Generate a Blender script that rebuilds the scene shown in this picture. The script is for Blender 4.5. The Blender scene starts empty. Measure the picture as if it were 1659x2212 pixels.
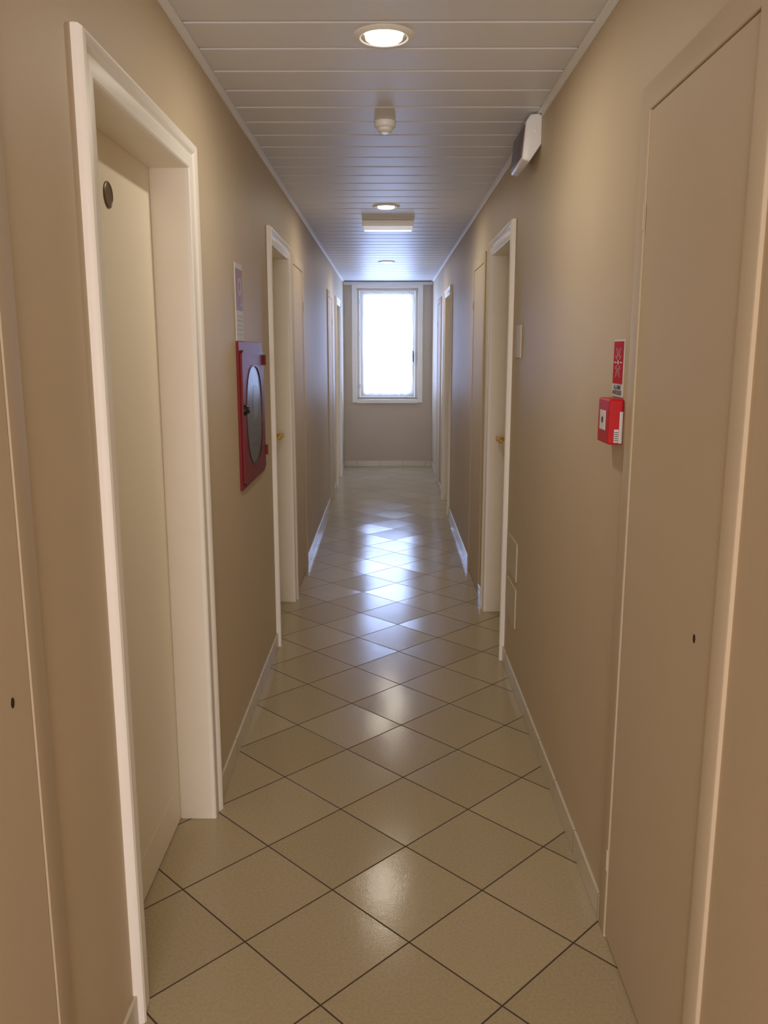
import bpy, bmesh, math
from mathutils import Matrix, Vector

sc = bpy.context.scene
try:
    sc.view_settings.view_transform = 'Standard'
    sc.view_settings.look = 'None'
except Exception:
    pass

W = 0.572      # corridor half width
HC = 2.37      # ceiling height
YE = 10.96     # end wall
YB = -3.0      # rear end, closed by an added light-blocking wall
coll = sc.collection

# ------------------------------------------------------------ materials
def lin(c):
    return tuple(((v/255)/12.92 if v/255 <= 0.04045 else ((v/255+0.055)/1.055)**2.4) for v in c)

def mat(name, rgb, rough=0.5, metal=0.0, spec=0.5, noise=0.0, nscale=8.0, bump=0.0, bscale=150.0, emis=None, estr=0.0):
    m = bpy.data.materials.new(name); m.use_nodes = True
    nt = m.node_tree; b = nt.nodes['Principled BSDF']
    c = lin(rgb)
    b.inputs['Base Color'].default_value = (*c, 1)
    b.inputs['Roughness'].default_value = rough
    b.inputs['Metallic'].default_value = metal
    b.inputs['Specular IOR Level'].default_value = spec
    tc = nt.nodes.new('ShaderNodeTexCoord')
    if noise > 0:
        n = nt.nodes.new('ShaderNodeTexNoise'); n.inputs['Scale'].default_value = nscale
        n.inputs['Detail'].default_value = 4
        nt.links.new(tc.outputs['Object'], n.inputs['Vector'])
        r = nt.nodes.new('ShaderNodeValToRGB')
        r.color_ramp.elements[0].position = 0.3; r.color_ramp.elements[1].position = 0.7
        r.color_ramp.elements[0].color = (*[v*(1-noise) for v in c], 1)
        r.color_ramp.elements[1].color = (*[min(1, v*(1+noise)) for v in c], 1)
        nt.links.new(n.outputs['Fac'], r.inputs['Fac'])
        nt.links.new(r.outputs['Color'], b.inputs['Base Color'])
    if bump > 0:
        n2 = nt.nodes.new('ShaderNodeTexNoise'); n2.inputs['Scale'].default_value = bscale
        nt.links.new(tc.outputs['Object'], n2.inputs['Vector'])
        bp = nt.nodes.new('ShaderNodeBump'); bp.inputs['Strength'].default_value = bump
        bp.inputs['Distance'].default_value = 0.002
        nt.links.new(n2.outputs['Fac'], bp.inputs['Height'])
        nt.links.new(bp.outputs['Normal'], b.inputs['Normal'])
    if emis:
        b.inputs['Emission Color'].default_value = (*lin(emis), 1)
        b.inputs['Emission Strength'].default_value = estr
    return m

M_wall = mat('wall_paint', (209, 191, 163), 0.55, spec=0.38, noise=0.02, nscale=3, bump=0.12, bscale=220)
M_endwall = mat('end_wall_paint', (206, 192, 174), 0.6, spec=0.3, noise=0.02, nscale=3, bump=0.1)
M_cup = mat('cupboard_paint', (209, 192, 166), 0.6, spec=0.2, noise=0.015, nscale=3)
M_trimw = mat('casing_lacquer', (249, 244, 236), 0.45, spec=0.35, noise=0.01)
M_jamb = mat('jamb_lacquer', (246, 238, 224), 0.48, spec=0.3, noise=0.015)
M_leaf = mat('leaf_lacquer', (244, 235, 215), 0.48, spec=0.3, noise=0.015, nscale=3)
M_ceil = mat('ceiling_metal', (228, 230, 234), 0.42, spec=0.4, noise=0.01)
M_ceilback = mat('ceiling_groove', (104, 104, 106), 0.6)
M_white = mat('white_plastic', (248, 248, 248), 0.35, noise=0.01)
M_offw = mat('cream_plastic', (216, 202, 176), 0.5, spec=0.3, noise=0.01)
M_red = mat('red_paint', (128, 30, 38), 0.42, spec=0.25, noise=0.04, nscale=20)
M_redp = mat('red_plastic', (196, 24, 32), 0.4, spec=0.3, noise=0.02, nscale=20)
M_dark = mat('dark_plastic', (24, 22, 22), 0.35, noise=0.02)
M_brown = mat('brown_handle', (62, 48, 34), 0.25, noise=0.15, nscale=30)
M_port = mat('bronze_disc', (104, 84, 60), 0.4, metal=0.2, noise=0.2, nscale=40)
M_brass = mat('brass', (214, 172, 92), 0.3, metal=0.85, noise=0.03)
M_hole = mat('key_hole', (52, 32, 22), 0.6, noise=0.1)
M_lampface = mat('lamp_face', (112, 100, 106), 0.35, spec=0.25, noise=0.08, nscale=20)
M_hoseglass = mat('cabinet_glass', (84, 86, 82), 0.25, spec=0.22, noise=0.15, nscale=9)
M_paper = mat('paper', (222, 224, 226), 0.6, spec=0.2, noise=0.02)
M_cardg = mat('card_behind_glass', (108, 112, 110), 0.3, noise=0.05)
M_text = mat('print_dark', (70, 80, 78), 0.6, noise=0.02)
M_blue = mat('print_blue', (190, 194, 210), 0.6, noise=0.05)
M_signred = mat('sign_red', (192, 26, 36), 0.6, spec=0.15, noise=0.03)
M_signsheen = mat('sign_red_sheen', (172, 136, 156), 0.5, spec=0.3, noise=0.05)  # sign red, paled and blued in its colour to stand for glossy reflection
M_steel = mat('reflector', (200, 196, 186), 0.3, metal=0.8, noise=0.02)
M_lens = mat('lamp_glass', (255, 250, 235), 0.3, noise=0.01, emis=(255, 243, 222), estr=5)
M_glow = mat('diffuser', (235, 235, 235), 0.3, noise=0.01, emis=(230, 235, 255), estr=0.3)

def floor_material():
    m = bpy.data.materials.new('floor_tiles'); m.use_nodes = True
    nt = m.node_tree; b = nt.nodes['Principled BSDF']; N = nt.nodes.new; L = nt.links.new
    tc = N('ShaderNodeTexCoord'); sep = N('ShaderNodeSeparateXYZ'); L(tc.outputs['Object'], sep.inputs[0])
    def mth(op, a, bb=None):
        n = N('ShaderNodeMath'); n.operation = op
        for i, v in enumerate([a, bb]):
            if v is None: continue
            if isinstance(v, (int, float)): n.inputs[i].default_value = v
            else: L(v, n.inputs[i])
        return n.outputs[0]
    x = mth('SUBTRACT', sep.outputs['X'], 0.056); y = mth('SUBTRACT', sep.outputs['Y'], 1.903)
    k = 1/(math.sqrt(2)*0.3)
    a = mth('MULTIPLY', mth('ADD', x, y), k); c = mth('MULTIPLY', mth('SUBTRACT', x, y), k)
    def edge(v):
        f = mth('FRACT', mth('ADD', v, 100.0)); return mth('SUBTRACT', 0.5, mth('ABSOLUTE', mth('SUBTRACT', f, 0.5)))
    e = mth('MINIMUM', edge(a), edge(c))
    mr = N('ShaderNodeMapRange'); mr.inputs['From Min'].default_value = 0.0055; mr.inputs['From Max'].default_value = 0.0095
    L(e, mr.inputs['Value'])
    tile = mr.outputs['Result']
    cb = N('ShaderNodeCombineXYZ'); L(mth('FLOOR', a), cb.inputs[0]); L(mth('FLOOR', c), cb.inputs[1])
    wn = N('ShaderNodeTexWhiteNoise'); wn.noise_dimensions = '2D'; L(cb.outputs[0], wn.inputs['Vector'])
    ns = N('ShaderNodeTexNoise'); ns.inputs['Scale'].default_value = 130; ns.inputs['Detail'].default_value = 6
    L(tc.outputs['Object'], ns.inputs['Vector'])
    val = mth('ADD', mth('MULTIPLY', wn.outputs['Value'], 0.25), mth('MULTIPLY', ns.outputs['Fac'], 0.75))
    rp = N('ShaderNodeValToRGB')
    rp.color_ramp.elements[0].position = 0.25; rp.color_ramp.elements[0].color = (*lin((170, 153, 122)), 1)
    rp.color_ramp.elements[1].position = 0.75; rp.color_ramp.elements[1].color = (*lin((190, 174, 143)), 1)
    L(val, rp.inputs['Fac'])
    mx = N('ShaderNodeMix'); mx.data_type = 'RGBA'
    L(tile, mx.inputs['Factor']); mx.inputs['A'].default_value = (*lin((86, 74, 62)), 1)
    L(rp.outputs['Color'], mx.inputs['B']); L(mx.outputs['Result'], b.inputs['Base Color'])
    rr = N('ShaderNodeMapRange'); rr.inputs['To Min'].default_value = 0.8; rr.inputs['To Max'].default_value = 0.15
    L(tile, rr.inputs['Value']); L(rr.outputs['Result'], b.inputs['Roughness'])
    sr = N('ShaderNodeMapRange'); sr.inputs['To Min'].default_value = 0.02; sr.inputs['To Max'].default_value = 0.30
    L(tile, sr.inputs['Value']); L(sr.outputs['Result'], b.inputs['Specular IOR Level'])
    geo = N('ShaderNodeNewGeometry')
    vs = N('ShaderNodeVectorMath'); vs.operation = 'SUBTRACT'; L(wn.outputs['Color'], vs.inputs[0]); vs.inputs[1].default_value = (.5, .5, .5)
    vm = N('ShaderNodeVectorMath'); vm.operation = 'SCALE'; L(vs.outputs[0], vm.inputs[0]); vm.inputs['Scale'].default_value = 0.034
    va = N('ShaderNodeVectorMath'); va.operation = 'ADD'; L(geo.outputs['Normal'], va.inputs[0]); L(vm.outputs[0], va.inputs[1])
    nn = N('ShaderNodeVectorMath'); nn.operation = 'NORMALIZE'; L(va.outputs[0], nn.inputs[0])
    n3 = N('ShaderNodeTexNoise'); n3.inputs['Scale'].default_value = 260; L(tc.outputs['Object'], n3.inputs['Vector'])
    n4 = N('ShaderNodeTexNoise'); n4.inputs['Scale'].default_value = 12; L(tc.outputs['Object'], n4.inputs['Vector'])
    h = mth('ADD', mth('ADD', tile, mth('MULTIPLY', n3.outputs['Fac'], 0.38)), mth('MULTIPLY', n4.outputs['Fac'], 0.8))
    bp = N('ShaderNodeBump'); bp.inputs['Strength'].default_value = 0.35; bp.inputs['Distance'].default_value = 0.0012
    L(h, bp.inputs['Height']); L(nn.outputs[0], bp.inputs['Normal']); L(bp.outputs['Normal'], b.inputs['Normal'])
    return m

def base_material(name, axis):
    m = bpy.data.materials.new(name); m.use_nodes = True
    nt = m.node_tree; b = nt.nodes['Principled BSDF']; N = nt.nodes.new; L = nt.links.new
    tc = N('ShaderNodeTexCoord'); sep = N('ShaderNodeSeparateXYZ'); L(tc.outputs['Object'], sep.inputs[0])
    d = N('ShaderNodeMath'); d.operation = 'MULTIPLY'; L(sep.outputs[axis], d.inputs[0]); d.inputs[1].default_value = 1/0.3
    ad = N('ShaderNodeMath'); ad.operation = 'ADD'; L(d.outputs[0], ad.inputs[0]); ad.inputs[1].default_value = 50.35
    f = N('ShaderNodeMath'); f.operation = 'FRACT'; L(ad.outputs[0], f.inputs[0])
    g = N('ShaderNodeMath'); g.operation = 'LESS_THAN'; L(f.outputs[0], g.inputs[0]); g.inputs[1].default_value = 0.012
    mx = N('ShaderNodeMix'); mx.data_type = 'RGBA'; L(g.outputs[0], mx.inputs['Factor'])
    mx.inputs['A'].default_value = (*lin((214, 204, 184)), 1); mx.inputs['B'].default_value = (*lin((140, 128, 105)), 1)
    L(mx.outputs['Result'], b.inputs['Base Color']); b.inputs['Roughness'].default_value = 0.25
    return m

M_floor = floor_material()
M_baseY = base_material('skirting_tiles', 'Y')
M_baseX = base_material('skirting_tiles_end', 'X')

# ------------------------------------------------------------ mesh helpers
def finish(name, me, m, smooth=False, parent=None):
    me.materials.append(m) if m else None
    if smooth:
        for p in me.polygons: p.use_smooth = True
        try: me.set_sharp_from_angle(angle=math.radians(35))
        except Exception: pass
    ob = bpy.data.objects.new(name, me); coll.objects.link(ob)
    if len(me.vertices):
        xs = [v.co.x for v in me.vertices]; ys = [v.co.y for v in me.vertices]; zs = [v.co.z for v in me.vertices]
        if name not in ('floor', 'ceiling', 'baseboard_left', 'baseboard_right', 'baseboard_end', 'wall_left', 'wall_right'):
            o = Vector(((min(xs)+max(xs))/2, (min(ys)+max(ys))/2, min(zs)))
            me.transform(Matrix.Translation(-o)); ob.location = o
    if parent:
        ob.parent = parent
        ob.matrix_parent_inverse = Matrix.Translation(parent.location).inverted()
    return ob

def mesh_from(name, verts, faces, m, smooth=False, parent=None):
    me = bpy.data.meshes.new(name); me.from_pydata([tuple(v) for v in verts], [], faces); me.validate()
    bm = bmesh.new(); bm.from_mesh(me); bmesh.ops.recalc_face_normals(bm, faces=bm.faces); bm.to_mesh(me); bm.free()
    return finish(name, me, m, smooth, parent)

def boxes(name, lst, m, bevel=0.0, parent=None, seg=2):
    me = bpy.data.meshes.new(name); bm = bmesh.new()
    for (x0, x1, y0, y1, z0, z1) in lst:
        x0, x1 = sorted((x0, x1)); y0, y1 = sorted((y0, y1)); z0, z1 = sorted((z0, z1))
        T = Matrix.Translation(((x0+x1)/2, (y0+y1)/2, (z0+z1)/2)) @ Matrix.Diagonal((x1-x0, y1-y0, z1-z0, 1))
        bmesh.ops.create_cube(bm, size=1, matrix=T)
    if bevel > 0:
        bmesh.ops.bevel(bm, geom=bm.edges[:], offset=bevel, segments=seg, affect='EDGES', profile=0.5)
    bm.to_mesh(me); bm.free()
    return finish(name, me, m, False, parent)

def sb(s, t0, t1, y0, y1, z0, z1):
    return (s*(W-t0), s*(W-t1), y0, y1, z0, z1)

def empty(name, loc, parent=None):
    e = bpy.data.objects.new(name, None); e.empty_display_size = 0.1; e.location = loc; coll.objects.link(e)
    return e

def tag(ob, label, cat, kind=None, group=None):
    ob['label'] = label; ob['category'] = cat
    if kind: ob['kind'] = kind
    if group: ob['group'] = group

def u_sweep(name, s, y0, y1, z1, prof, m, parent=None, zb=0.0):
    verts = []; n = len(prof)
    for (d, t) in prof:
        x = s*(W-t)
        verts += [(x, y0-d, zb), (x, y0-d, z1+d), (x, y1+d, z1+d), (x, y1+d, zb)]
    faces = []
    for i in range(n):
        j = (i+1) % n
        for k in range(3):
            faces.append((i*4+k, i*4+k+1, j*4+k+1, j*4+k))
    faces.append([i*4 for i in range(n)]); faces.append([i*4+3 for i in range(n)])
    return mesh_from(name, verts, faces, m, True, parent)

def revolve(name, prof, M, m, seg=40, parent=None, cap=True):
    verts = []; faces = []; n = len(prof)
    for (r, h) in prof:
        for k in range(seg):
            a = 2*math.pi*k/seg; verts.append(M @ Vector((r*math.cos(a), r*math.sin(a), h)))
    for i in range(n-1):
        for k in range(seg):
            kk = (k+1) % seg; faces.append((i*seg+k, i*seg+kk, (i+1)*seg+kk, (i+1)*seg+k))
    if cap:
        faces.append(list(range(seg))); faces.append([(n-1)*seg+k for k in range(seg)])
    return mesh_from(name, verts, faces, m, True, parent)

def side_frame(s, y, z, t):
    if s > 0: cols = (Vector((0, -1, 0)), Vector((0, 0, 1)), Vector((-1, 0, 0)))
    else: cols = (Vector((0, 1, 0)), Vector((0, 0, 1)), Vector((1, 0, 0)))
    R = Matrix((cols[0], cols[1], cols[2])).transposed().to_4x4()
    return Matrix.Translation((s*(W-t), y, z)) @ R

def joined(name, parts, m, parent=None, smooth=True):
    bm = bmesh.new()
    for o in parts:
        me = o.data.copy(); me.transform(Matrix.Translation(o.location)); bm.from_mesh(me)
    me = bpy.data.meshes.new(name); bm.to_mesh(me); bm.free()
    for o in parts: bpy.data.objects.remove(o)
    return finish(name, me, m, smooth, parent)

# ------------------------------------------------------------ layout data
CW = 0.075
framed = [(1, -1, 1.632, 2.555), (2, -1, 4.09, 4.95), (3, -1, 9.2, 10.05),
          (4, 1, 3.90, 4.765), (5, 1, 7.62, 8.48)]
DH = 2.005
cup = [(6, -1, 0.62, 1.30), (7, 1, 1.325, 1.985), (8, -1, 5.08, 5.75), (9, 1, 5.02, 5.72),
       (10, -1, 8.02, 8.7), (11, 1, 9.1, 9.75)]

# ------------------------------------------------------------ walls
def side_wall(name, s):
    ops = sorted([(a+CW-0.02, b-CW+0.02) for (n, ss, a, b) in framed if ss == s])
    lst = []; y = YB
    for (a, b) in ops:
        lst.append(sb(s, 0, -0.16, y, a, 0, 2.45)); lst.append(sb(s, 0, -0.16, a, b, DH+0.02, 2.45)); y = b
    lst.append(sb(s, 0, -0.16, y, YE, 0, 2.45))
    lst.append(sb(s, -0.16, -0.19, YB, YE, 0, 2.45))  # unseen back plate, added to stop world light leaking round the door leaves
    ob = boxes(name, lst, M_wall); tag(ob, 'smooth tan painted corridor wall', 'wall', 'structure')
side_wall('wall_left', -1); side_wall('wall_right', 1)

wx0, wx1, wz0, wz1 = -0.40, 0.385, 0.88, 2.285
XX = W+0.19
ob = boxes('wall_end', [(-XX, wx0, YE, YE+0.3, 0, 2.45), (wx1, XX, YE, YE+0.3, 0, 2.45),
                        (wx0, wx1, YE, YE+0.3, 0, wz0), (wx0, wx1, YE, YE+0.3, wz1, 2.45)], M_endwall)
tag(ob, 'tan painted end wall around the window', 'wall', 'structure')
ob = boxes('rear_light_block', [(-XX, XX, YB-0.1, YB, 0, 2.45)], M_wall); tag(ob, 'unseen tan wall added to keep world light out', 'wall', 'structure')  # unseen, added so world light enters only through the window
ob = boxes('floor', [(-XX, XX, YB-0.1, YE+0.3, -0.06, 0)], M_floor)
tag(ob, 'glossy beige ceramic tiles laid diagonally', 'floor', 'structure')

# ceiling: slats + backing
me = bpy.data.meshes.new('ceiling'); bm = bmesh.new()
y = -2.94
while y < YE-0.02:
    y1 = min(y+0.184, YE-0.002)
    T = Matrix.Translation((0, (y+y1)/2, HC+0.006)) @ Matrix.Diagonal((2*W-0.012, y1-y, 0.012, 1))
    bmesh.ops.create_cube(bm, size=1, matrix=T); y += 0.2
bmesh.ops.bevel(bm, geom=bm.edges[:], offset=0.003, segments=2, affect='EDGES', profile=0.5)
nf = len(bm.faces)
bmesh.ops.create_cube(bm, size=1, matrix=Matrix.Translation((0, (YB+YE)/2, HC+0.023)) @ Matrix.Diagonal((2*W, YE-YB, 0.02, 1)))
bm.faces.ensure_lookup_table()
for i in range(nf, len(bm.faces)): bm.faces[i].material_index = 1
bm.to_mesh(me); bm.free()
ob = finish('ceiling', me, M_ceil, False); me.materials.append(M_ceilback)
tag(ob, 'off-white metal slat suspended ceiling', 'ceiling', 'structure')
for i, s in enumerate((-1, 1)):
    ob = boxes('trim_%d' % (i+1), [sb(s, 0, 0.018, YB, YE, HC-0.005, HC-0.001), sb(s, 0, 0.003, YB, YE, HC-0.018, HC-0.001)], M_white)
    tag(ob, 'thin white edge angle under the slat ceiling', 'ceiling trim', 'structure')
ob = boxes('trim_3', [(-W+0.004, W-0.004, YE-0.03, YE, HC-0.045, HC-0.007)], M_white, 0.003)
tag(ob, 'white strip where ceiling meets the window wall', 'ceiling trim', 'structure')

# baseboards
def base(name, s):
    gaps = sorted([(a, b) for (n, ss, a, b) in framed+cup if ss == s]); lst = []; y = YB
    for (a, b) in gaps:
        if a-y > 0.03: lst.append(sb(s, 0, 0.009, y, a, 0, 0.075))
        y = b
    lst.append(sb(s, 0, 0.009, y, YE, 0, 0.075))
    ob = boxes(name, lst, M_baseY, 0.002); tag(ob, 'beige ceramic tile skirting', 'baseboard', 'structure')
base('baseboard_left', -1); base('baseboard_right', 1)
ob = boxes('baseboard_end', [(-W+0.01, W-0.01, YE-0.009, YE, 0, 0.075)], M_baseX, 0.002)
tag(ob, 'pale ceramic tile skirting below the window', 'baseboard', 'structure')

# ------------------------------------------------------------ framed doors
CAS = [(0, 0), (0, 0.010), (0.004, 0.013), (0.036, 0.014), (0.042, 0.011), (0.048, 0.015), (0.055, 0.021),
       (0.063, 0.0235), (0.070, 0.021), (0.0745, 0.014), (0.075, 0.007), (0.075, 0)]
def handle(s, y, z, dirn, parent):
    t = -0.10
    F = side_frame(s, y, z, t)
    a = revolve('tmp', [(0.026, 0), (0.026, 0.006), (0.018, 0.010), (0.010, 0.012), (0.010, 0.052), (0.014, 0.060), (0.012, 0.072)], F, None, 20)
    R = side_frame(s, y, z, t-(-0.060))
    sign = dirn*(-1 if s > 0 else 1)
    R = R @ Matrix.Rotation(math.radians(90)*sign, 4, 'Y')
    b = revolve('tmp', [(0.009, -0.01), (0.013, 0), (0.012, 0.04), (0.010, 0.09), (0.013, 0.112), (0.008, 0.118)], R, None, 16)
    ob = joined('door_handle', [a, b], M_brass, parent); ob['label'] = 'polished brass lever handle'
    F2 = side_frame(s, y, z-0.09, t)
    k = revolve('key_escutcheon', [(0.020, 0), (0.020, 0.004), (0.016, 0.007), (0.005, 0.007)], F2, M_brass, 20, parent)
    k['label'] = 'round brass keyhole plate'

for (n, s, a, b) in framed:
    y0, y1 = a+CW, b-CW
    e = empty('door_%d' % n, (s*W, (a+b)/2, 0))
    tag(e, {1: 'cream door with round bronze disc in white moulded frame', 2: 'cream door with brass handle beside red hose cabinet',
            3: 'cream door in white frame near the window', 4: 'cream door with brass handle in white moulded frame',
            5: 'cream door in white frame further along corridor'}[n], 'door', 'structure')
    c = u_sweep('door_casing', s, y0, y1, DH, CAS, M_trimw, e); c['label'] = 'white moulded casing'
    u_sweep('door_jamb', s, y0, y1, DH, [(0, 0), (0, -0.101), (0.018, -0.101), (0.018, 0)], M_jamb, e)
    lf = boxes('door_leaf', [sb(s, -0.1015, -0.142, y0-0.016, y1+0.016, 0.004, DH+0.016)], M_leaf, 0.001, e)
    if n == 1:
        F = side_frame(s, 2.105, 1.868, -0.1015)
        g = revolve('round_disc', [(0.031, 0.0), (0.031, 0.003), (0.028, 0.0045), (0.026, 0.003), (0.001, 0.0025)], F, M_port, 40, e, cap=False); g['label'] = 'dull bronze round disc'
        kp = boxes('kick_plate', [sb(s, -0.1005, -0.1015, y0+0.002, y1-0.002, 0.006, 0.13)], M_leaf, 0.0004, e)
    else:
        handle(s, y1-0.07, 1.02, -1, e)

# ------------------------------------------------------------ flush cupboard doors
CUPF = [(0, 0), (0, 0.0075), (0.002, 0.009), (0.055, 0.009), (0.058, 0.007), (0.058, 0)]
CUPG = [(0, 0), (0, 0.006), (0.002, 0.0075), (0.055, 0.0075), (0.058, 0.0055), (0.058, 0)]
for (n, s, a, b) in cup:
    y0, y1 = a+0.058, b-0.058
    e = empty('door_%d' % n, (s*W, (a+b)/2, 0))
    tag(e, 'flush beige service cupboard door painted like the wall', 'cupboard door', 'structure')
    zt = 2.01
    u_sweep('cupboard_frame', s, y0, y1, zt, CUPG if n == 6 else CUPF, M_cup, e)
    boxes('cupboard_leaf', [sb(s, 0, 0.0055, y0+0.002, y1-0.002, 0.008, zt-0.003)], M_cup, 0.001, e)
    if n in (6, 7):
        yk = 1.178 if n == 6 else 1.47
        F = side_frame(s, yk, 0.978, 0.0055) @ Matrix.Diagonal((0.6, 1, 1, 1))
        k = revolve('keyhole', [(0.0085, 0), (0.0085, 0.0008), (0.001, 0.0008)], F, M_hole, 18, e, cap=False); k['label'] = 'small dark worn keyhole'
    if n != 6:
        for hz in (0.22, 1.79):
            hy = y1-0.002
            boxes('hinge', [sb(s, 0.009, 0.012, hy, hy+0.008, hz-0.028, hz+0.028)], M_offw if hz < 1 else M_cup, 0.001, e)

# ------------------------------------------------------------ window
e = empty('window_1', (0, YE, wz0)); tag(e, 'bright white-framed casement window with daylight behind', 'window', 'structure')
cw = 0.062
boxes('window_casing', [(wx0-cw, wx0, YE-0.018, YE, wz0-cw+0.02, wz1+0.055), (wx1, wx1+cw, YE-0.018, YE, wz0-cw+0.02, wz1+0.055),
      (wx0, wx1, YE-0.018, YE, wz1, wz1+0.055)], M_trimw, 0.003, e)
boxes('window_sill', [(wx0+0.0, wx1-0.0, YE-0.035, YE+0.07, wz0-0.05, wz0)], M_trimw, 0.004, e)
boxes('window_frame', [(wx0, wx0+0.035, YE+0.06, YE+0.12, wz0, wz1), (wx1-0.035, wx1, YE+0.06, YE+0.12, wz0, wz1),
      (wx0+0.035, wx1-0.035, YE+0.06, YE+0.12, wz0, wz0+0.03), (wx0+0.035, wx1-0.035, YE+0.06, YE+0.12, wz1-0.03, wz1)], M_trimw, 0.003, e)
sx0, sx1, sz0, sz1 = wx0+0.038, wx1-0.038, wz0+0.033, wz1-0.033
boxes('window_sash', [(sx0, sx0+0.055, YE+0.045, YE+0.10, sz0, sz1), (sx1-0.055, sx1, YE+0.045, YE+0.10, sz0, sz1),
      (sx0+0.055, sx1-0.055, YE+0.045, YE+0.10, sz0, sz0+0.055), (sx0+0.055, sx1-0.055, YE+0.045, YE+0.10, sz1-0.055, sz1)], M_trimw, 0.004, e)
mg = bpy.data.materials.new('window_glass'); mg.use_nodes = True
nt = mg.node_tree; nt.nodes.clear(); o = nt.nodes.new('ShaderNodeOutputMaterial'); tr = nt.nodes.new('ShaderNodeBsdfTransparent'); gl = nt.nodes.new('ShaderNodeBsdfGlossy')
gl.inputs['Roughness'].default_value = 0.02; mx = nt.nodes.new('ShaderNodeMixShader'); mx.inputs[0].default_value = 0.05
nt.links.new(tr.outputs[0], mx.inputs[1]); nt.links.new(gl.outputs[0], mx.inputs[2]); nt.links.new(mx.outputs[0], o.inputs[0])
boxes('window_glass', [(sx0+0.05, sx1-0.05, YE+0.070, YE+0.074, sz0+0.05, sz1-0.05)], mg, 0, e)
h = boxes('window_handle', [(sx1-0.030, sx1-0.012, YE+0.030, YE+0.045, 1.36, 1.46), (sx1-0.027, sx1-0.015, YE+0.008, YE+0.030, 1.40, 1.50)], M_brown, 0.003, e)
h['label'] = 'brown window handle'
for hz in (1.05, 1.72, 2.12):
    boxes('window_hinge', [(sx0-0.008, sx0+0.006, YE+0.03, YE+0.045, hz-0.03, hz+0.03)], M_white, 0.002, e)

# sheer curtain
mc = bpy.data.materials.new('sheer_curtain'); mc.use_nodes = True
nt = mc.node_tree; nt.nodes.clear(); N = nt.nodes.new
o = N('ShaderNodeOutputMaterial'); tr = N('ShaderNodeBsdfTransparent'); tl = N('ShaderNodeBsdfTranslucent'); df = N('ShaderNodeBsdfDiffuse')
tl.inputs[0].default_value = (0.95, 0.96, 1, 1); df.inputs[0].default_value = (0.93, 0.93, 0.95, 1)
m1 = N('ShaderNodeMixShader'); m1.inputs[0].default_value = 0.25; m2 = N('ShaderNodeMixShader')
nz = N('ShaderNodeTexNoise'); nz.inputs['Scale'].default_value = 12; rp = N('ShaderNodeMapRange'); rp.inputs['To Min'].default_value = 0.5; rp.inputs['To Max'].default_value = 0.65
nt.links.new(nz.outputs['Fac'], rp.inputs['Value']); nt.links.new(rp.outputs['Result'], m2.inputs[0])
nt.links.new(tl.outputs[0], m1.inputs[1]); nt.links.new(df.outputs[0], m1.inputs[2])
nt.links.new(tr.outputs[0], m2.inputs[1]); nt.links.new(m1.outputs[0], m2.inputs[2]); nt.links.new(m2.outputs[0], o.inputs[0])
verts = []; faces = []; nx, nz_ = 90, 40
cx0, cx1, cz0, cz1 = sx0+0.030, sx1-0.016, 0.925, 2.225
for j in range(nz_+1):
    v = j/nz_; z = cz0+(cz1-cz0)*v
    el = 0.008*math.sin(v*9)+0.003*math.sin(v*23+1); er = 0.010*math.sin(v*8+2)+0.004*math.sin(v*19)
    for i in range(nx+1):
        u = i/nx; x = cx0+(cx1-cx0)*u + el*(1-u) + er*u
        yy = YE+0.024+0.006*math.sin(u*math.pi*14+0.6*math.sin(v*4))+0.002*math.sin(u*61)
        zo = 0.008*math.sin(u*math.pi*5) if j == 0 else (0.005*math.sin(u*math.pi*5) if j == nz_ else 0)
        verts.append((x, yy, z+zo))
for j in range(nz_):
    for i in range(nx):
        a = j*(nx+1)+i; faces.append((a, a+1, a+nx+2, a+nx+1))
e = empty('curtain', (0, YE+0.026, cz0)); tag(e, 'white sheer curtain gathered over the window sash', 'curtain')
mesh_from('curtain_fabric', verts, faces, mc, True, e)
Rr = Matrix.Translation((cx0-0.015, YE+0.024, cz1-0.012)) @ Matrix.Rotation(math.radians(90), 4, 'Y')
revolve('curtain_rod', [(0.004, 0), (0.004, cx1-cx0+0.03)], Rr, M_white, 12, e)

# ------------------------------------------------------------ ceiling fittings
LXc = -0.012
LAMPW = 4.9
def downlight(y, first=False):
    e = empty('downlight', (LXc, y, HC-0.012)); tag(e, 'round recessed ceiling downlight with white rim, switched on', 'ceiling light', group='corridor downlights')
    T = Matrix.Translation((LXc, y, HC))
    revolve('rim', [(0.064, 0), (0.065, -0.006), (0.069, -0.008), (0.082, -0.004), (0.088, 0.0)], T, M_white, 48, e, cap=False)
    revolve('reflector', [(0.0645, -0.0055), (0.056, -0.001), (0.050, -0.001)], T, M_steel, 48, e, cap=False)
    revolve('lens', [(0.053, -0.002), (0.052, -0.009), (0.046, -0.013), (0.030, -0.0155), (0.001, -0.016)], T, M_lens, 48, e, cap=False)
    ld = bpy.data.lights.new('lamp', 'AREA'); ld.shape = 'DISK'; ld.size = 0.085; ld.energy = LAMPW; ld.color = (1.0, 0.91, 0.77)
    lo = bpy.data.objects.new('lamp', ld); lo.location = (LXc, y, HC-0.0175); coll.objects.link(lo)
    lo.parent = e; lo.matrix_parent_inverse = Matrix.Translation(e.location).inverted()
for yy in (-0.35, 2.553, 5.36, 8.58): downlight(yy)

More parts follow.
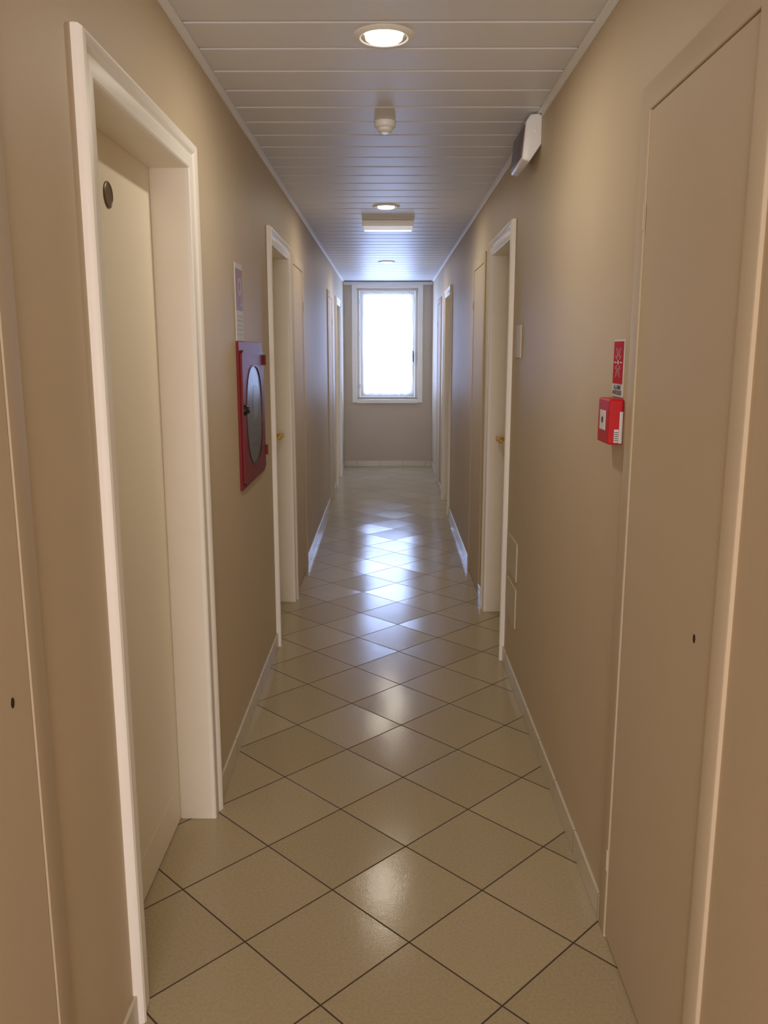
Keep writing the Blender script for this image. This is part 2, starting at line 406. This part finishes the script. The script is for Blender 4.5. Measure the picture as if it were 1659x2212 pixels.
e = empty('smoke_detector', (-0.012, 3.45, HC-0.05)); tag(e, 'small round white smoke detector on slat ceiling', 'smoke detector')
T = Matrix.Translation((-0.012, 3.45, HC))
revolve('detector_base', [(0.041, 0), (0.0415, -0.016), (0.039, -0.021), (0.034, -0.024)], T, M_white, 40, e)
revolve('detector_dome', [(0.030, -0.024), (0.029, -0.033), (0.022, -0.039), (0.010, -0.042), (0.001, -0.042)], T, M_white, 40, e, cap=False)
d = revolve('indicator_lens', [(0.014, -0.0422), (0.010, -0.044), (0.001, -0.045)], T, M_glow, 20, e, cap=False)

e = empty('emergency_light', (0.0, 5.95, HC-0.07)); tag(e, 'white rectangular emergency light fixed under slat ceiling', 'emergency light')
boxes('housing', [(-0.176, 0.176, 5.90, 6.01, HC-0.040, HC-0.001)], M_white, 0.005, e)
d = boxes('diffuser', [(-0.169, 0.169, 5.905, 6.005, HC-0.064, HC-0.0405)], M_glow, 0.008, e); d['label'] = 'clear ribbed diffuser strip'

e = empty('wall_emergency_light', (W-0.04, 3.47, 2.20)); tag(e, 'white rounded emergency exit lamp high on wall', 'emergency light')
def prism(name, prof, y0, y1, m, parent, bev=0.004):
    n = len(prof); verts = [(x, y0, z) for x, z in prof]+[(x, y1, z) for x, z in prof]
    faces = [list(range(n)), list(range(n, 2*n))]+[(i, (i+1) % n, n+(i+1) % n, n+i) for i in range(n)]
    me = bpy.data.meshes.new(name); me.from_pydata(verts, [], faces)
    bm = bmesh.new(); bm.from_mesh(me); bmesh.ops.recalc_face_normals(bm, faces=bm.faces)
    if bev: bmesh.ops.bevel(bm, geom=bm.edges[:], offset=bev, segments=3, affect='EDGES', profile=0.5)
    bm.to_mesh(me); bm.free(); return finish(name, me, m, True, parent)
prism('housing', [(W, 2.355), (W, 2.258), (W-0.042, 2.196), (W-0.072, 2.203), (W-0.060, 2.338), (W-0.044, 2.362), (W-0.012, 2.364)], 3.31, 3.60, M_white, e, 0.006)
f = prism('lamp_face', [(W-0.0715, 2.216), (W-0.0755, 2.2155), (W-0.0650, 2.328), (W-0.0610, 2.3285)], 3.322, 3.588, M_lampface, e, 0.0012)
f['label'] = 'dark translucent lamp face'
revolve('test_button', [(0.010, 0), (0.010, 0.002), (0.001, 0.003)], Matrix.Translation((W-0.024, 3.31, 2.305)) @ Matrix.Rotation(math.radians(90), 4, 'X'), M_white, 20, e, cap=False)

# ------------------------------------------------------------ fire hose cabinet
cy0, cy1, cz0_, cz1_ = 3.19, 3.78, 0.965, 1.535
e = empty('fire_hose_cabinet', (-W, (cy0+cy1)/2, 0.96)); tag(e, 'dark red metal fire hose cabinet with oval glass on wall', 'fire hose cabinet')
boxes('cabinet_body', [sb(-1, 0, 0.010, cy0, cy1, cz0_, cz1_)], M_red, 0.002, e)
n = 64; yc, zc = (cy0+cy1)/2+0.005, 1.24; hw, hh = 0.275, 0.262; aw, ah = 0.200, 0.200
def sgn(v): return 1 if v >= 0 else -1
verts = []
for (kind, t) in (('o', 0.0102), ('o', 0.018), ('i', 0.018), ('i', 0.0102)):
    for k in range(n):
        a = 2*math.pi*(k+0.5)/n; c, s_ = math.cos(a), math.sin(a)
        if kind == 'o':
            q = 1/max(abs(c)/hw, abs(s_)/hh); yy, zz = c*q, s_*q
        else:
            p = 2/2.5; yy, zz = aw*sgn(c)*abs(c)**p, ah*sgn(s_)*abs(s_)**p
        verts.append((-(W-t), yc+yy, zc+zz))
faces = []
for r in range(4):
    r2 = (r+1) % 4
    for k in range(n):
        kk = (k+1) % n; faces.append((r*n+k, r*n+kk, r2*n+kk, r2*n+k))
mesh_from('cabinet_door', verts, faces, M_red, False, e)
verts = []
for k in range(n):
    a = 2*math.pi*(k+0.5)/n; c, s_ = math.cos(a), math.sin(a); p = 2/2.5
    verts.append((-(W-0.0165), yc+(aw-.001)*sgn(c)*abs(c)**p, zc+(ah-.001)*sgn(s_)*abs(s_)**p))
g = mesh_from('cabinet_glass', verts, [list(range(n))], M_hoseglass, False, e); g['label'] = 'smoky oval viewing glass'
verts = []
for (off, t) in ((0.0, 0.0185), (0.005, 0.0185), (0.005, 0.020), (0.0, 0.020)):
    for k in range(n):
        a = 2*math.pi*(k+0.5)/n; c, s_ = math.cos(a), math.sin(a); p = 2/2.5
        verts.append((-(W-t), yc+(aw+off-.002)*sgn(c)*abs(c)**p, zc+(ah+off-.002)*sgn(s_)*abs(s_)**p))
mesh_from('glass_seal', verts, [(r*n+k, r*n+(k+1) % n, ((r+1) % 4)*n+(k+1) % n, ((r+1) % 4)*n+k) for r in range(4) for k in range(n)], M_dark, True, e)
boxes('notice', [sb(-1, 0.0167, 0.0170, 3.46, 3.58, 1.22, 1.36)], M_cardg, 0, e)['label'] = 'grey printed notice inside the glass'
boxes('notice_lines', [sb(-1, 0.0167, 0.0170, 3.42, 3.55, 1.10+0.022*i, 1.103+0.022*i) for i in range(5)], M_cardg, 0, e)
for hz in (1.06, 1.46):
    revolve('hinge', [(0.005, 0), (0.005, 0.045)], Matrix.Translation((-(W-0.0232), cy1-0.012, hz-0.022)), M_red, 14, e)
F = side_frame(-1, 3.235, 1.275, 0.018)
k = revolve('lock_knob', [(0.020, 0), (0.020, 0.008), (0.014, 0.013), (0.012, 0.020), (0.001, 0.021)], F, M_dark, 20, e, cap=False); k['label'] = 'black round lock knob'

e = empty('hydrant_sign', (-W, 3.28, 1.54)); tag(e, 'red fire hose sign, bluish sheen painted in, with pale notice above cabinet', 'sign')
boxes('sign_plate', [sb(-1, 0, 0.003, 3.205, 3.36, 1.537, 1.825)], M_paper, 0.0008, e)
boxes('sign_field', [sb(-1, 0.0031, 0.0036, 3.212, 3.353, 1.652, 1.805)], M_signsheen, 0, e)
F = side_frame(-1, 3.283, 1.74, 0.0037)
p1 = revolve('tmp', [(0.034, 0), (0.034, 0.0006), (0.022, 0.0006), (0.022, 0)], F, None, 32, cap=False)
p2 = boxes('tmp', [sb(-1, 0.0037, 0.0043, 3.315, 3.327, 1.680, 1.775), sb(-1, 0.0037, 0.0043, 3.30, 3.34, 1.668, 1.680)], None)
joined('pictogram', [p1, p2], M_blue, e, False)
boxes('print', [sb(-1, 0.0031, 0.0036, 3.22, 3.34, 1.560+0.017*i, 1.565+0.017*i) for i in range(5)], M_blue, 0, e)

# ------------------------------------------------------------ call point + alarm sign
e = empty('fire_alarm_call_point', (W, 2.08, 1.275)); tag(e, 'red fire alarm call point box on tan wall', 'fire alarm')
boxes('call_point_body', [sb(1, 0, 0.036, 2.03, 2.135, 1.275, 1.385)], M_redp, 0.004, e)
boxes('break_glass', [sb(1, 0.0362, 0.0385, 2.058, 2.108, 1.308, 1.356)], M_paper, 0.001, e)['label'] = 'white break-glass panel'
F = side_frame(1, 2.082, 1.3325, 0.0386)
revolve('target_dot', [(0.008, 0), (0.008, 0.0005), (0.001, 0.0005)], F, M_dark, 20, e, cap=False)
boxes('side_sticker', [(W-0.010, W-0.002, 2.0292, 2.0298, 1.278, 1.355), (W-0.022, W-0.011, 2.0292, 2.0298, 1.280, 1.312)], M_paper, 0, e)['label'] = 'white stickers'
boxes('sticker_print', [(W-0.021, W-0.012, 2.0286, 2.0290, 1.284+0.005*i, 1.286+0.005*i) for i in range(5)], M_text, 0, e)

e = empty('alarm_sign', (W, 2.085, 1.39)); tag(e, 'small red and white fire alarm sign with starburst', 'sign')
sy0, sy1 = 2.045, 2.14
boxes('sign_plate', [sb(1, 0, 0.003, sy0, sy1, 1.388, 1.527)], M_paper, 0.0008, e)
boxes('sign_field', [sb(1, 0.0031, 0.0036, sy0+0.004, sy1-0.004, 1.420, 1.523)], M_signred, 0, e)
F = side_frame(1, (sy0+sy1)/2, 1.472, 0.0040)
verts = []; faces = []
for k in range(12):
    a = 2*math.pi*k/12; ro = 0.036 if k % 2 == 0 else 0.029
    for (r, da) in ((0.013, -0.09), (0.013, 0.09), (ro, 0.038), (ro, -0.038)):
        verts.append(F @ Vector((r*math.cos(a+da), r*1.15*math.sin(a+da), 0)))
    faces.append((4*k, 4*k+1, 4*k+2, 4*k+3))
b0 = len(verts)
for k in range(16):
    a = 2*math.pi*k/16; verts.append(F @ Vector((0.006*math.cos(a), 0.006*math.sin(a), 0)))
faces.append(list(range(b0, b0+16)))
mesh_from('starburst_pictogram', verts, faces, M_paper, False, e)
def text(body, s, y, z, t, size, m, parent, sx=1.0):
    cu = bpy.data.curves.new('lettering', 'FONT'); cu.body = body; cu.size = size; cu.align_x = 'CENTER'; cu.align_y = 'CENTER'; cu.offset = 0.0004
    o = bpy.data.objects.new('tmptext', cu); coll.objects.link(o); bpy.context.view_layer.update()
    me = bpy.data.meshes.new_from_object(o.evaluated_get(bpy.context.evaluated_depsgraph_get()))
    bpy.data.objects.remove(o); me.name = 'lettering'; me.materials.clear()
    me.transform(side_frame(s, y, z, t) @ Matrix.Diagonal((sx, 1, 1, 1)))
    return finish('lettering', me, m, False, parent)
text('ALLARME', 1, (sy0+sy1)/2, 1.411, 0.0034, 0.015, M_text, e, 1.0)
text('ANTINCENDIO', 1, (sy0+sy1)/2, 1.398, 0.0034, 0.015, M_text, e, 0.78)

for (a, b, c, d) in ((3.64, 3.79, 1.47, 1.61), (3.57, 3.82, 0.49, 0.665), (3.57, 3.82, 0.275, 0.455)):
    e = boxes('blank_cover', [sb(1, 0, 0.006, a, b, c, d)], M_offw, 0.002)
    tag(e, 'small flat cream junction cover plate' if c > 1 else 'flat cream rectangular access cover low on wall', 'wall plate', group='wall cover plates')

# ------------------------------------------------------------ lights
def area(name, loc, rot, sx, sy, P, col):
    ld = bpy.data.lights.new(name, 'AREA'); ld.shape = 'RECTANGLE'; ld.size = sx; ld.size_y = sy; ld.energy = P; ld.color = col
    o = bpy.data.objects.new(name, ld); o.location = loc; o.rotation_euler = rot; coll.objects.link(o); return o
area('window_daylight', (-0.01, YE+0.22, 1.58), (math.radians(-90), 0, 0), 0.75, 1.38, 44, (0.38, 0.54, 1.0))
area('hall_daylight', (0, YB+0.15, 1.25), (math.radians(90), 0, 0), 1.0, 1.9, 66, (1.0, 0.935, 0.95))
w = bpy.data.worlds.new('world'); sc.world = w; w.use_nodes = True
w.node_tree.nodes['Background'].inputs[0].default_value = (0.8, 0.9, 1, 1); w.node_tree.nodes['Background'].inputs[1].default_value = 1.5

# ------------------------------------------------------------ camera
f = 1800.0; p = math.atan(348/f)
cam = bpy.data.cameras.new('camera'); cam.sensor_fit = 'VERTICAL'; cam.sensor_height = 36; cam.lens = 36*f/2212; cam.clip_start = 0.05
co = bpy.data.objects.new('camera', cam); co.location = (0, 0, 1.5)
co.rotation_euler = (math.radians(90)-p, 0, math.atan(8.5/1833)); coll.objects.link(co); sc.camera = co
